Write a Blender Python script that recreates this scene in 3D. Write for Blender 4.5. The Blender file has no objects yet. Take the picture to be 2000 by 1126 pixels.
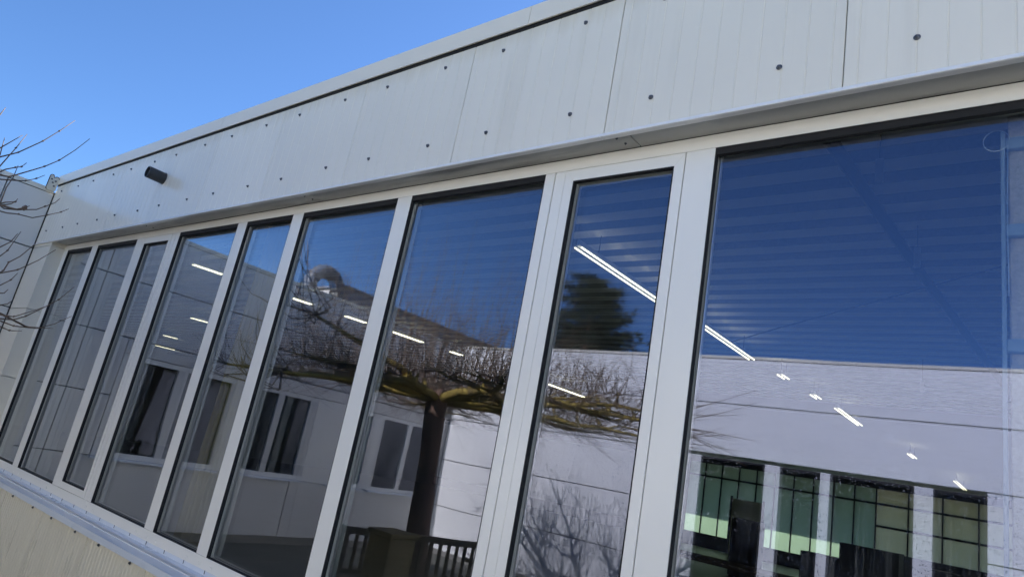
import bpy, bmesh, math, random
from mathutils import Vector, Matrix, noise
from math import radians as rad

random.seed(7)
SC = bpy.context.scene
COL = SC.collection

# ------------------------------------------------------------------ camera
EYE = 1.65
cam = bpy.data.cameras.new('camera')
cam.sensor_fit = 'HORIZONTAL'; cam.sensor_width = 36.0; cam.lens = 23.325
cam.clip_start = 0.05; cam.clip_end = 2000
cam_o = bpy.data.objects.new('camera', cam)
cam_o.location = (0, 0, EYE)
cam_o.rotation_euler = (rad(105.132), rad(-10.479), rad(37.679))
COL.objects.link(cam_o); SC.camera = cam_o

# ------------------------------------------------------------------ sky and sun
SUN_EL = 33.0
SUN_AZ = -1.0            # degrees from +Y, positive towards +X
world = bpy.data.worlds.new('World'); SC.world = world; world.use_nodes = True
wn = world.node_tree.nodes; wl = world.node_tree.links
sky = wn.new('ShaderNodeTexSky'); sky.sky_type = 'NISHITA'; sky.sun_disc = False
sky.sun_elevation = rad(SUN_EL); sky.sun_rotation = rad(SUN_AZ)
sky.air_density = 1.0; sky.dust_density = 0.5; sky.ozone_density = 9.0; sky.altitude = 900
bg = wn['Background']; bg.inputs['Strength'].default_value = 0.103
wl.new(sky.outputs[0], bg.inputs['Color'])
sun = bpy.data.lights.new('sun', 'SUN'); sun.energy = 5.0; sun.angle = rad(0.53); sun.color = (1.0, 0.955, 0.89)
sun_o = bpy.data.objects.new('sun', sun); COL.objects.link(sun_o)
sd = Vector((math.sin(rad(SUN_AZ)) * math.cos(rad(SUN_EL)), math.cos(rad(SUN_AZ)) * math.cos(rad(SUN_EL)), math.sin(rad(SUN_EL))))
sun_o.rotation_euler = sd.to_track_quat('Z', 'Y').to_euler()
sun_o.location = sd * 60

SC.render.engine = 'CYCLES'
SC.render.resolution_x = 1024; SC.render.resolution_y = 576
SC.cycles.max_bounces = 8; SC.cycles.diffuse_bounces = 4; SC.cycles.glossy_bounces = 5
SC.cycles.transmission_bounces = 6; SC.cycles.transparent_max_bounces = 16
SC.cycles.sample_clamp_indirect = 6.0
SC.view_settings.view_transform = 'Standard'; SC.view_settings.look = 'None'
SC.view_settings.gamma = 1.0; SC.view_settings.use_curve_mapping = False
SC.view_settings.exposure = 1.12

# ------------------------------------------------------------------ helpers
def tag(o, label=None, cat=None, group=None, kind=None):
    if label: o['label'] = label
    if cat: o['category'] = cat
    if group: o['group'] = group
    if kind: o['kind'] = kind
    return o

def empty(name, loc=(0, 0, 0), **k):
    o = bpy.data.objects.new(name, None); o.location = loc; o.empty_display_size = 0.1
    COL.objects.link(o); return tag(o, **k)

def link(name, me, parent=None, loc=(0, 0, 0), **k):
    o = bpy.data.objects.new(name, me); o.location = loc
    COL.objects.link(o)
    if parent is not None:
        o.parent = parent
    return tag(o, **k)

class MB:
    """collects verts/faces, builds one mesh"""
    def __init__(s): s.v = []; s.f = []; s.mi = []
    def add(s, vs, fs, mi=0):
        n = len(s.v); s.v += [tuple(v) for v in vs]
        s.f += [tuple(i + n for i in f) for f in fs]; s.mi += [mi] * len(fs)
    def box(s, x0, x1, y0, y1, z0, z1, mi=0):
        s.add([(x0, y0, z0), (x1, y0, z0), (x1, y1, z0), (x0, y1, z0), (x0, y0, z1), (x1, y0, z1), (x1, y1, z1), (x0, y1, z1)],
              [(0, 3, 2, 1), (4, 5, 6, 7), (0, 1, 5, 4), (1, 2, 6, 5), (2, 3, 7, 6), (3, 0, 4, 7)], mi)
    def tube(s, pts, rad_, n=5, cap=True, mi=0):
        m = len(pts); base = len(s.v); P = [Vector(p) for p in pts]
        up = Vector((0.31, 0.2, 0.93)).normalized()
        for i in range(m):
            t = (P[min(i + 1, m - 1)] - P[max(i - 1, 0)]).normalized()
            a = t.cross(up)
            if a.length < 1e-3: a = t.cross(Vector((1, 0, 0)))
            a.normalize(); b = t.cross(a)
            r = rad_[i] if hasattr(rad_, '__len__') else rad_
            for k in range(n):
                g = 2 * math.pi * k / n
                s.v.append(tuple(P[i] + a * (math.cos(g) * r) + b * (math.sin(g) * r)))
        for i in range(m - 1):
            for k in range(n):
                k2 = (k + 1) % n
                s.f.append((base + i * n + k, base + i * n + k2, base + (i + 1) * n + k2, base + (i + 1) * n + k)); s.mi.append(mi)
        if cap:
            s.f.append(tuple(base + k for k in range(n - 1, -1, -1))); s.mi.append(mi)
            s.f.append(tuple(base + (m - 1) * n + k for k in range(n))); s.mi.append(mi)
    def prism(s, prof, axis, a, b, mi=0):
        """closed 2-D profile extruded along axis from a to b; prof gives the two other coords in xyz order"""
        n = len(prof)
        def P(p, t):
            return (t, p[0], p[1]) if axis == 'x' else (p[0], t, p[1]) if axis == 'y' else (p[0], p[1], t)
        s.add([P(p, a) for p in prof] + [P(p, b) for p in prof],
              [(i, (i + 1) % n, n + (i + 1) % n, n + i) for i in range(n)] + [tuple(range(n - 1, -1, -1)), tuple(range(n, 2 * n))], mi)
    def mesh(s, name, mats, smooth=False, bevel=0, fixn=True):
        me = bpy.data.meshes.new(name); me.from_pydata(s.v, [], s.f)
        for m in (mats if isinstance(mats, (list, tuple)) else [mats]): me.materials.append(m)
        if any(s.mi): me.polygons.foreach_set('material_index', s.mi)
        if bevel or fixn:
            bm = bmesh.new(); bm.from_mesh(me)
            if fixn: bmesh.ops.recalc_face_normals(bm, faces=bm.faces)
            if bevel: bmesh.ops.bevel(bm, geom=list(bm.edges), offset=bevel, segments=1, affect='EDGES', clamp_overlap=True)
            bm.to_mesh(me); bm.free()
        if smooth: me.polygons.foreach_set('use_smooth', [True] * len(me.polygons))
        me.update(); return me

def boxo(name, d, mat, parent=None, bevel=0.0, **k):
    m = MB(); m.box(*d); return link(name, m.mesh(name, mat, bevel=bevel), parent, **k)

# ------------------------------------------------------------------ materials
def newmat(name):
    m = bpy.data.materials.new(name); m.use_nodes = True
    nt = m.node_tree; return m, nt, nt.nodes, nt.links, nt.nodes['Principled BSDF']

def coords(nt, scale=(1, 1, 1), kind='Object'):
    tc = nt.nodes.new('ShaderNodeTexCoord'); mp = nt.nodes.new('ShaderNodeMapping')
    mp.inputs['Scale'].default_value = scale
    nt.links.new(tc.outputs[kind], mp.inputs['Vector']); return mp.outputs[0]

def noise_n(nt, vec, scale, detail=4, rough=0.55):
    n = nt.nodes.new('ShaderNodeTexNoise'); n.inputs['Scale'].default_value = scale
    n.inputs['Detail'].default_value = detail; n.inputs['Roughness'].default_value = rough
    nt.links.new(vec, n.inputs['Vector']); return n.outputs['Fac']

def ramp(nt, fac, a, b, ca=(0, 0, 0, 1), cb=(1, 1, 1, 1)):
    r = nt.nodes.new('ShaderNodeValToRGB'); e = r.color_ramp.elements
    e[0].position = a; e[1].position = b; e[0].color = ca; e[1].color = cb
    nt.links.new(fac, r.inputs[0]); return r.outputs[0]

def mixc(nt, fac, a, b):
    m = nt.nodes.new('ShaderNodeMix'); m.data_type = 'RGBA'
    nt.links.new(fac, m.inputs[0])
    for sock, v in ((m.inputs[6], a), (m.inputs[7], b)):
        if hasattr(v, 'is_output'): nt.links.new(v, sock)
        else: sock.default_value = v
    return m.outputs[2]

def math_n(nt, op, a, b=None):
    m = nt.nodes.new('ShaderNodeMath'); m.operation = op
    for i, v in enumerate((a, b)):
        if v is None: continue
        if hasattr(v, 'is_output'): nt.links.new(v, m.inputs[i])
        else: m.inputs[i].default_value = v
    return m.outputs[0]

def bump(nt, h, dist, strength=1.0, normal=None):
    b = nt.nodes.new('ShaderNodeBump'); b.inputs['Distance'].default_value = dist; b.inputs['Strength'].default_value = strength
    nt.links.new(h, b.inputs['Height'])
    if normal is not None: nt.links.new(normal, b.inputs['Normal'])
    return b.outputs[0]

def painted(name, col, rough, dirt=(0.3, 0.27, 0.2), dirt_amt=0.35, streak=(9, 9, 0.6), lo=0.5, hi=0.85, spec=0.5, wave=0.0, coat=0.0, ior=1.5):
    m, nt, N, L, p = newmat(name)
    v = coords(nt, streak); f = noise_n(nt, v, 1.0, 6, 0.62)
    v2 = coords(nt, (1.3, 1.3, 1.3)); f2 = noise_n(nt, v2, 1.0, 3)
    mask = math_n(nt, 'MULTIPLY', ramp(nt, f, lo, hi), dirt_amt)
    base = mixc(nt, f2, tuple(c * 0.94 for c in col) + (1,), tuple(min(1, c * 1.04) for c in col) + (1,))
    L.new(mixc(nt, mask, base, dirt + (1,)), p.inputs['Base Color'])
    p.inputs['Roughness'].default_value = rough
    if dirt_amt > 0.06:
     r = ramp(nt, f, 0.3, 0.9, (rough * 0.85,) * 3 + (1,), (min(1, rough * 1.6),) * 3 + (1,)); L.new(r, p.inputs['Roughness'])
    p.inputs['IOR'].default_value = ior
    if wave:
        v3 = coords(nt, (2.2, 2.2, 1.2)); L.new(bump(nt, noise_n(nt, v3, 1.0, 2), wave), p.inputs['Normal'])
    return m

M = {}
M['fascia'] = painted('cladding paint', (0.77, 0.735, 0.63), 0.15, dirt=(0.33, 0.29, 0.2), dirt_amt=0.22, streak=(7, 7, 0.5), lo=0.55, hi=0.9, wave=0.0011)
def fascia_stain(mat):
    nt = mat.node_tree; L = nt.links; p = nt.nodes['Principled BSDF']
    src = p.inputs['Base Color'].links[0].from_socket
    tc = nt.nodes.new('ShaderNodeTexCoord'); sp = nt.nodes.new('ShaderNodeSeparateXYZ'); L.new(tc.outputs['Object'], sp.inputs[0])
    run = noise_n(nt, coords(nt, (14, 1, 0.35)), 1.0, 4, 0.65)
    zz = math_n(nt, 'ADD', sp.outputs['Z'], math_n(nt, 'MULTIPLY', run, 0.22))
    edge = ramp(nt, math_n(nt, 'SUBTRACT', zz, 3.74), 0.0, 0.14)
    c = mixc(nt, math_n(nt, 'MULTIPLY', edge, 0.38), src, (0.50, 0.42, 0.24, 1))
    oi = nt.nodes.new('ShaderNodeObjectInfo')
    hv = nt.nodes.new('ShaderNodeHueSaturation'); L.new(c, hv.inputs['Color'])
    L.new(math_n(nt, 'ADD', math_n(nt, 'MULTIPLY', oi.outputs['Random'], 0.07), 0.965), hv.inputs['Value'])
    L.new(hv.outputs[0], p.inputs['Base Color'])
fascia_stain(M['fascia'])
M['lowclad'] = painted('lower cladding paint', (0.72, 0.68, 0.55), 0.3, dirt=(0.25, 0.22, 0.14), dirt_amt=0.3, streak=(5, 5, 1.2))
M['coping'] = painted('coping paint', (0.75, 0.71, 0.60), 0.28, dirt_amt=0.05, streak=(1.2, 1.2, 1.2), lo=0.3, hi=1.0)
M['frame'] = painted('window frame paint', (0.82, 0.81, 0.755), 0.26, dirt=(0.42, 0.36, 0.25), dirt_amt=0.04, streak=(12, 12, 1.2), lo=0.6, hi=0.95)
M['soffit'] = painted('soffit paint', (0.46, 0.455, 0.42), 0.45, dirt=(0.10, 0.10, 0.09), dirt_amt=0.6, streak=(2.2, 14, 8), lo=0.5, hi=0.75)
M['trim'] = painted('trim paint', (0.90, 0.89, 0.85), 0.2, dirt_amt=0.12, streak=(8, 3, 8))
M['sill'] = painted('sill aluminium', (0.72, 0.78, 0.86), 0.22, dirt=(0.3, 0.3, 0.3), dirt_amt=0.35, streak=(2.5, 9, 9), lo=0.55, hi=0.75)
M['sill'].node_tree.nodes['Principled BSDF'].inputs['Metallic'].default_value = 0.1
M['wall_b'] = painted('opposite wing paint', (0.86, 0.85, 0.82), 0.4, dirt=(0.5, 0.47, 0.4), dirt_amt=0.15, streak=(2, 2, 0.5), lo=0.4, hi=1.0)
M['wall'] = painted('wing wall paint', (0.72, 0.70, 0.65), 0.32, dirt=(0.38, 0.35, 0.28), dirt_amt=0.2, streak=(2, 2, 0.5))
M['grey_roof'] = painted('grey roof sheet', (0.23, 0.23, 0.24), 0.5, dirt_amt=0.2)
M['plinth'] = painted('plinth concrete', (0.22, 0.21, 0.19), 0.85, dirt=(0.1, 0.1, 0.07), dirt_amt=0.6, streak=(3, 3, 3))

def plain(name, col, rough=0.5, metal=0.0, nscale=18, namt=0.25, bmp=0.0):
    m, nt, N, L, p = newmat(name)
    v = coords(nt); f = noise_n(nt, v, nscale, 5)
    L.new(mixc(nt, f, tuple(c * (1 - namt) for c in col) + (1,), tuple(min(1, c * (1 + namt)) for c in col) + (1,)), p.inputs['Base Color'])
    p.inputs['Roughness'].default_value = rough; p.inputs['Metallic'].default_value = metal
    if bmp: L.new(bump(nt, f, bmp), p.inputs['Normal'])
    return m
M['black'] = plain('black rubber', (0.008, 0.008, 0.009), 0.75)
M['joint'] = plain('joint sealant', (0.10, 0.095, 0.085), 0.8)
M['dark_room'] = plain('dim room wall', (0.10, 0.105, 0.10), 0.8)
M['gap'] = plain('dark joint', (0.02, 0.02, 0.02), 0.8)
M['lamp_black'] = plain('anthracite powder coat', (0.035, 0.037, 0.04), 0.42, nscale=60)
M['screw'] = plain('screw steel', (0.10, 0.11, 0.13), 0.35, 0.8)
M['alu'] = plain('aluminium', (0.62, 0.63, 0.64), 0.3, 0.85, namt=0.1)
M['duct'] = plain('duct steel', (0.16, 0.155, 0.15), 0.55, 0.2, nscale=6, namt=0.4)
M['inner_wall'] = plain('plaster', (0.7, 0.69, 0.66), 0.85, nscale=3, namt=0.08)
M['floor'] = plain('hall floor', (0.62, 0.61, 0.58), 0.35, nscale=2, namt=0.2)
M['deck'] = plain('ceiling deck steel', (0.80, 0.81, 0.82), 0.75, nscale=2, namt=0.1)
M['recess_shade'] = plain('ceiling deck painted shade', (0.27, 0.27, 0.28), 0.9, nscale=60, namt=0.2)  # shade of the deck recesses, put into the colour
M['pier'] = plain('rough render', (0.62, 0.53, 0.47), 0.95, nscale=90, namt=0.35, bmp=0.004)
M['dark_steel'] = plain('dark steel', (0.05, 0.05, 0.055), 0.5, 0.4)
M['machine'] = plain('machine enamel', (0.05, 0.055, 0.06), 0.45)
M['clip'] = plain('pale blue clip', (0.30, 0.38, 0.48), 0.4)
M['timber'] = plain('weathered timber', (0.10, 0.07, 0.045), 0.7, nscale=9, namt=0.4)
M['orange'] = plain('orange timber', (0.33, 0.13, 0.04), 0.6)
M['yellow'] = plain('mustard planter', (0.17, 0.115, 0.03), 0.6)


def opal(name, col, thru):
    m = bpy.data.materials.new(name); m.use_nodes = True; nt = m.node_tree
    p = nt.nodes['Principled BSDF']; nt.nodes.remove(p)
    f = noise_n(nt, coords(nt, (1.2, 1.2, 0.5)), 1, 3)
    c = mixc(nt, f, tuple(v * .8 for v in col) + (1,), tuple(min(1, v * 1.15) for v in col) + (1,))
    d = nt.nodes.new('ShaderNodeBsdfTranslucent'); nt.links.new(c, d.inputs[0])
    r = nt.nodes.new('ShaderNodeBsdfDiffuse'); nt.links.new(c, r.inputs[0])
    mx = nt.nodes.new('ShaderNodeMixShader'); mx.inputs[0].default_value = thru
    nt.links.new(r.outputs[0], mx.inputs[1]); nt.links.new(d.outputs[0], mx.inputs[2])
    o = [n for n in nt.nodes if n.type == 'OUTPUT_MATERIAL'][0]; nt.links.new(mx.outputs[0], o.inputs[0]); return m
M['opal_g'] = opal('green translucent glazing', (0.60, 0.69, 0.58), 0.75)
M['opal_c'] = opal('cream translucent glazing', (0.85, 0.82, 0.64), 0.8)
M['door_cream'] = plain('cream door enamel', (0.6, 0.56, 0.42), 0.5)
def cloth(name, col):
    m, nt, N, L, p = newmat(name)
    v = coords(nt, (60, 60, 8)); f = noise_n(nt, v, 1, 3)
    L.new(mixc(nt, f, tuple(c * 0.8 for c in col) + (1,), tuple(c * 1.15 for c in col) + (1,)), p.inputs['Base Color'])
    p.inputs['Roughness'].default_value = 0.9
    return m
M['cur_y'] = cloth('mustard curtain cloth', (0.55, 0.42, 0.14))
M['cur_g'] = cloth('grey curtain cloth', (0.5, 0.5, 0.5))

def tube_light():
    m = bpy.data.materials.new('fluorescent tube'); m.use_nodes = True
    nt = m.node_tree; p = nt.nodes['Principled BSDF']
    p.inputs['Base Color'].default_value = (0.9, 0.88, 0.8, 1)
    p.inputs['Emission Color'].default_value = (1.0, 0.88, 0.62, 1); p.inputs['Emission Strength'].default_value = 2.6
    return m
M['tube'] = tube_light()

def glass(name, F0=0.152, tint=(0.93, 0.95, 0.94), wet=0.0, wav=0.0017):
    m = bpy.data.materials.new(name); m.use_nodes = True
    nt = m.node_tree; N = nt.nodes; L = nt.links
    for n in list(N):
        if n.type == 'BSDF_PRINCIPLED': N.remove(n)
    out = [n for n in N if n.type == 'OUTPUT_MATERIAL'][0]
    lw = N.new('ShaderNodeLayerWeight'); lw.inputs['Blend'].default_value = 0.5
    p5 = math_n(nt, 'POWER', lw.outputs['Facing'], 2.5)
    F = math_n(nt, 'ADD', math_n(nt, 'MULTIPLY', p5, 1 - F0), F0)
    tr = N.new('ShaderNodeBsdfTransparent'); tr.inputs[0].default_value = tint + (1,)
    gl = N.new('ShaderNodeBsdfGlossy'); gl.inputs['Roughness'].default_value = 0.0
    L.new(mixc(nt, math_n(nt, 'POWER', lw.outputs['Facing'], 0.8), (0.62, 0.69, 1.0, 1), (0.98, 0.98, 0.95, 1)), gl.inputs['Color'])
    v = coords(nt, (2.3, 1, 0.9)); h = noise_n(nt, v, 1.0, 0, 0.45)
    nrm = bump(nt, h, wav)
    mx = N.new('ShaderNodeMixShader'); L.new(F, mx.inputs[0]); L.new(tr.outputs[0], mx.inputs[1]); L.new(gl.outputs[0], mx.inputs[2])
    last = mx.outputs[0]
    # film of dust and dried rain: streaks running down, smears, fine speckle
    tc = N.new('ShaderNodeTexCoord'); sep = N.new('ShaderNodeSeparateXYZ'); L.new(tc.outputs['Object'], sep.inputs[0])
    vs = coords(nt, (90, 1, 0.7)); st = ramp(nt, noise_n(nt, vs, 1.0, 3), 0.52, 0.78)
    vb = coords(nt, (1.7, 1, 2.1)); bl = ramp(nt, noise_n(nt, vb, 1.0, 5, 0.6), 0.45, 0.75)
    low = ramp(nt, math_n(nt, 'MULTIPLY', sep.outputs['Z'], -1.0), -0.1, 0.7)
    if wet: st = math_n(nt, 'MULTIPLY', st, low)
    film = math_n(nt, 'ADD', math_n(nt, 'MULTIPLY', math_n(nt, 'MULTIPLY', st, bl), 0.02 + 0.55 * wet), math_n(nt, 'MULTIPLY', bl, 0.003 + 0.004 * wet))
    if wet:
        vd = N.new('ShaderNodeTexVoronoi'); vd.inputs['Scale'].default_value = 1.0; vd.inputs['Randomness'].default_value = 1.0
        L.new(coords(nt, (150, 1, 125)), vd.inputs['Vector'])
        drop = ramp(nt, vd.outputs['Distance'], 0.10, 0.22, (1, 1, 1, 1), (0, 0, 0, 1))
        vm = coords(nt, (1.1, 1, 1.4)); dm = ramp(nt, noise_n(nt, vm, 1.0, 3, 0.6), 0.50, 0.62)
        dd = math_n(nt, 'MULTIPLY', math_n(nt, 'MULTIPLY', drop, dm), low)
        nrm = bump(nt, math_n(nt, 'MULTIPLY', dd, wet), 0.003, normal=nrm)
        film = math_n(nt, 'ADD', film, math_n(nt, 'MULTIPLY', dd, 0.025 * wet))
    L.new(nrm, gl.inputs['Normal'])
    df = N.new('ShaderNodeBsdfDiffuse'); df.inputs['Color'].default_value = (0.62, 0.62, 0.62, 1)
    m2 = N.new('ShaderNodeMixShader'); L.new(film, m2.inputs[0]); L.new(last, m2.inputs[1]); L.new(df.outputs[0], m2.inputs[2])
    L.new(m2.outputs[0], out.inputs['Surface'])
    return m
M['glass'] = glass('window glass')
M['glass_wet'] = glass('rain spotted window glass', wet=1.0, wav=0.0008)
M['glass_in'] = glass('inner glass face', F0=0.025, tint=(0.61, 0.66, 0.65), wav=0.0016)
M['glass_far'] = glass('wing window glass', F0=0.04, tint=(0.5, 0.56, 0.53), wav=0.001)

def bark():
    m, nt, N, L, p = newmat('bark')
    v = coords(nt, (14, 14, 3)); f = noise_n(nt, v, 1, 6, 0.65)
    L.new(ramp(nt, f, 0.3, 0.75, (0.09, 0.055, 0.04, 1), (0.34, 0.21, 0.15, 1)), p.inputs['Base Color'])
    p.inputs['Roughness'].default_value = 0.9; L.new(bump(nt, f, 0.02), p.inputs['Normal'])
    return m
M['bark'] = bark()
def moss():
    m, nt, N, L, p = newmat('mossy bark')
    v = coords(nt, (5, 5, 5)); f = noise_n(nt, v, 1, 6, 0.7)
    L.new(ramp(nt, f, 0.38, 0.58, (0.20, 0.14, 0.055, 1), (0.50, 0.365, 0.08, 1)), p.inputs['Base Color'])
    p.inputs['Roughness'].default_value = 0.95
    v2 = coords(nt, (40, 40, 40)); L.new(bump(nt, noise_n(nt, v2, 1, 4), 0.012), p.inputs['Normal'])
    return m
M['moss'] = moss()
M['twig'] = plain('twig bark', (0.19, 0.13, 0.085), 0.7, nscale=20, namt=0.4)
M['needle'] = plain('pine needles', (0.022, 0.036, 0.02), 0.7, nscale=2.5, namt=0.5)

def ground_mat():
    m, nt, N, L, p = newmat('court ground')
    v = coords(nt); f = noise_n(nt, v, 1.2, 8, 0.65); g = noise_n(nt, v, 30, 4)
    c = ramp(nt, f, 0.35, 0.7, (0.055, 0.055, 0.045, 1), (0.14, 0.135, 0.12, 1))
    L.new(mixc(nt, g, c, (0.10, 0.10, 0.085, 1)), p.inputs['Base Color'])
    p.inputs['Roughness'].default_value = 0.9; L.new(bump(nt, g, 0.01), p.inputs['Normal'])
    return m
M['ground'] = ground_mat()

# ------------------------------------------------------------------ ground
YF = 2.2          # front of the window frames
YG = 2.068        # front of the cladding
m = MB(); m.add([(-400, -400, 0), (400, -400, 0), (400, 400, 0), (-400, 400, 0)], [(0, 1, 2, 3)])
link('ground', m.mesh('ground', M['ground']), kind='structure')

# ------------------------------------------------------------------ the hall with the long window band
hall = empty('factory_hall', (0, YG, 0), label='cream clad flat roofed hall with the long band of tall white framed windows', cat='building')
hall_o = Vector((0, YG, 0))
def H(name, me, **k):
    o = link(name, me, hall, **k); o.location = (-hall_o.x, -hall_o.y, -hall_o.z); return o
def Hs(name, me, par, **k):      # sub-part
    return link(name, me, par, **k)
def hbox(name, d, mat, bevel=0.0015, **k):
    m = MB(); m.box(*d); return H(name, m.mesh(name, mat, bevel=bevel), **k)

# fascia panels with rolled grooves
def grooved(x0, x1, z0, z1, y, depth, pitch, gd, gw, phase=0.0):
    prof = [(x0, y + depth), (x0, y + 0.002), (x0 + 0.002, y)]
    n = int((x1 - x0) / pitch); x = x0 + phase
    while x < x1 - 0.02:
        if x > x0 + 0.02:
            prof += [(x - gw, y), (x - gw * 0.4, y + gd), (x + gw * 0.4, y + gd), (x + gw, y)]
        x += pitch
    prof += [(x1 - 0.002, y), (x1, y + 0.002), (x1, y + depth)]
    m = MB(); m.prism(prof, 'z', z0, z1); return m

def screw_mesh():
    m = MB(); n = 14
    def ring(r, y): return [(math.cos(2 * math.pi * k / n) * r, y, math.sin(2 * math.pi * k / n) * r) for k in range(n)]
    rings = [ring(0.0105, 0), ring(0.0105, -0.0022), ring(0.0075, -0.004), ring(0.0066, -0.004), ring(0.006, -0.009), ring(0.003, -0.011)]
    vs = sum(rings, []); fs = []
    for i in range(len(rings) - 1):
        for k in range(n):
            fs.append((i * n + k, i * n + (k + 1) % n, (i + 1) * n + (k + 1) % n, (i + 1) * n + k))
    fs.append(tuple((len(rings) - 1) * n + k for k in range(n)))
    m.add(vs, fs); return m.mesh('screw', M['screw'])
SCREW = screw_mesh()

JX = [-8.692, -8.600, -7.705, -6.805, -5.905, -5.005, -4.112, -3.215, -2.325, -1.432, -0.515, 0.385, 1.285, 2.185, 3.085, 3.985]
ZC0, ZC1 = 3.746, 3.853
ZD = 3.046
XL = -8.688
scr_t = [-1.627, -2.118, -2.525, -3.009, -3.414, -3.902, -4.315, -4.800, -5.216, -5.708, -6.127, -6.620, -7.036, -7.547, -7.966, -8.468, -0.302, -0.727, -1.228, 0.19, 0.62, 1.1, 1.5, 2.0, 2.4, 2.9, 3.3, 3.8]
fpanels = []
for a, b in zip(JX[:-1], JX[1:]):
    a2 = max(a, XL)
    me = grooved(a2 + 0.0018, b - 0.0018, ZD, ZC0 - 0.016, YG + random.uniform(-0.0012, 0.0012), 0.045, 0.0835, 0.0021, 0.003, phase=0.042).mesh('cladding_panel', M['fascia'])
    o = H('cladding_panel', me)
    fpanels.append((a, b, o))
    for s in scr_t:
        if a < s <= b:
            for z in (3.652, 3.178):
                Hs('screw', SCREW, o, loc=(s + random.uniform(-.004, .004), YG - 0.001, z + random.uniform(-.006, .006)))
# backing behind the joints
hbox('wall_backing', (-8.65, 3.98, YG + 0.047, YG + 0.10, ZD + 0.001, ZC0 + 0.05), M['gap'], 0)
# left pilaster panels beside the window band
for z0, z1 in ((2.992, ZD - 0.0), (2.302, 2.988), (1.602, 2.298), (0.712, 1.598)):
    m = MB(); m.box(XL, -8.127, YG, YG + 0.14, z0, z1 - 0.001); H('pilaster_panel', m.mesh('pilaster_panel', M['coping'], bevel=0.002))
# pilaster on the far right, out of the picture
m = MB(); m.box(1.12, 3.98, YG, YG + 0.14, 0.712, ZD - 0.001); H('pilaster_panel', m.mesh('pilaster_panel', M['coping'], bevel=0.002))

# coping, in lengths
for a, b in ((-8.70, -5.0 + .0), (-4.997, -1.972), (-1.969, 1.03), (1.033, 4.0)):
    prof = [(2.05, ZC0), (2.05, ZC1), (2.058, ZC1 + 0.004), (2.40, ZC1 + 0.03), (2.40, ZC1 + 0.018), (2.062, ZC1 - 0.01), (2.062, ZC0 + 0.006), (2.058, ZC0)]
    m = MB(); m.prism(prof, 'x', a, b); H('coping', m.mesh('coping', M['coping']))
hbox('shadow_gap_strip', (-8.69, 3.98, 2.0645, 2.10, ZC0 - 0.0155, ZC0 + 0.04), M['black'], 0)  # black strip that paints in the shadow gap under the coping
# end plate of the coping with three bolts, over the corner
def end_plate():
    out = []
    def arc(cx, cz, r, a0, a1, n=5):
        return [(cx + r * math.cos(rad(a0 + (a1 - a0) * i / n)), cz + r * math.sin(rad(a0 + (a1 - a0) * i / n))) for i in range(n + 1)]
    y0, y1, z0, z1 = 1.955, 2.052, 3.66, 3.835
    out += arc(y1 - 0.012, z0 + 0.012, 0.012, -90, 0)
    out += arc(y1 - 0.026, z1 - 0.035, 0.026, 0, 120)
    out += [((y0 + y1) / 2 - 0.002, z1 - 0.028)]
    out += arc(y0 + 0.024, z1 - 0.022, 0.024, 60, 180)
    out += arc(y0 + 0.012, z0 + 0.012, 0.012, 180, 270)
    m = MB(); m.prism(out, 'x', -8.672, -8.655); o = H('end_plate', m.mesh('end_plate', M['coping'], bevel=0.002))
    m = MB()
    for k in range(len(out)):
        p, q = out[k], out[(k + 1) % len(out)]
    m.tube([(-8.652, p[0], p[1]) for p in out[6:]], 0.004, 5); Hs('gasket', m.mesh('gasket', M['black']), o)
    for y, z in ((y0 + 0.026, z1 - 0.05), (y1 - 0.028, z1 - 0.062), (0.5 * (y0 + y1) - .003, z1 - 0.085), (y1 - 0.03, z1 - 0.12)):
        b = Hs('bolt', SCREW, o, loc=(-8.654, y, z)); b.rotation_euler = (0, 0, rad(90)); b.scale = (0.9, 1, 0.9)
end_plate()

# drip trim and soffit
for a, b in ((-8.70, -5.94), (-5.936, -3.697), (-3.694, -1.434), (-1.431, 1.12), (1.123, 3.99)):
    prof = [(2.046, 3.0215), (2.064, 3.0455), (2.0665, 3.0455), (2.0665, 3.030), (2.078, 3.030), (2.078, 3.0215), (2.050, 3.0195)]
    m = MB(); m.prism(prof, 'x', a, b); H('drip_trim', m.mesh('drip_trim', M['trim']))
for a, b in ((-8.127, -5.872), (-5.868, -3.568), (-3.562, -1.327), (-1.321, 1.118)):
    dz = random.uniform(-0.0015, 0.0015)
    m = MB(); m.box(a, b, 2.0785, 2.2, 3.0385 + dz, 3.0435); o = H('soffit_panel', m.mesh('soffit_panel', M['soffit'], bevel=0.001))
    for dx, y in ((-0.06, 2.105), (-0.045, 2.155)):
        s = Hs('screw', SCREW, o, loc=(b + dx, y, 3.0385 + dz)); s.rotation_euler = (rad(90), 0, 0); s.scale = (.6, .6, .6)
hbox('soffit_backing', (-8.12, 1.115, YG + 0.05, 2.30, 3.0445, 3.09), M['gap'], 0)

# window frame members
GT, GB, FT, FB = 2.976, 0.853, 3.0385, 0.771
YB_ = 2.29
hbox('head_rail', (-8.127, 1.118, YF, YB_, GT, FT - 0.003), M['frame'], 0.002)
for a, b in ((-8.127, -5.536), (-5.533, -1.751), (-1.748, 1.118)):
    hbox('bottom_rail', (a, b, YF, YB_, FB, GB), M['frame'], 0.002)
MULL = [(-8.127, -8.019), (-7.337, -7.195), (-6.290, -6.171), (-5.601, -5.537), (-5.532, -5.469), (-4.562, -4.437), (-3.862, -3.744), (-2.832, -2.716), (-1.806, -1.752), (-1.747, -1.692), (-1.111, -0.991), (1.01, 1.118)]
for a, b in MULL:
    hbox('mullion', (a, b, YF + random.uniform(0, 0.0012), YB_, GB + 0.0005, GT - 0.0005), M['frame'], 0.002)

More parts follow.
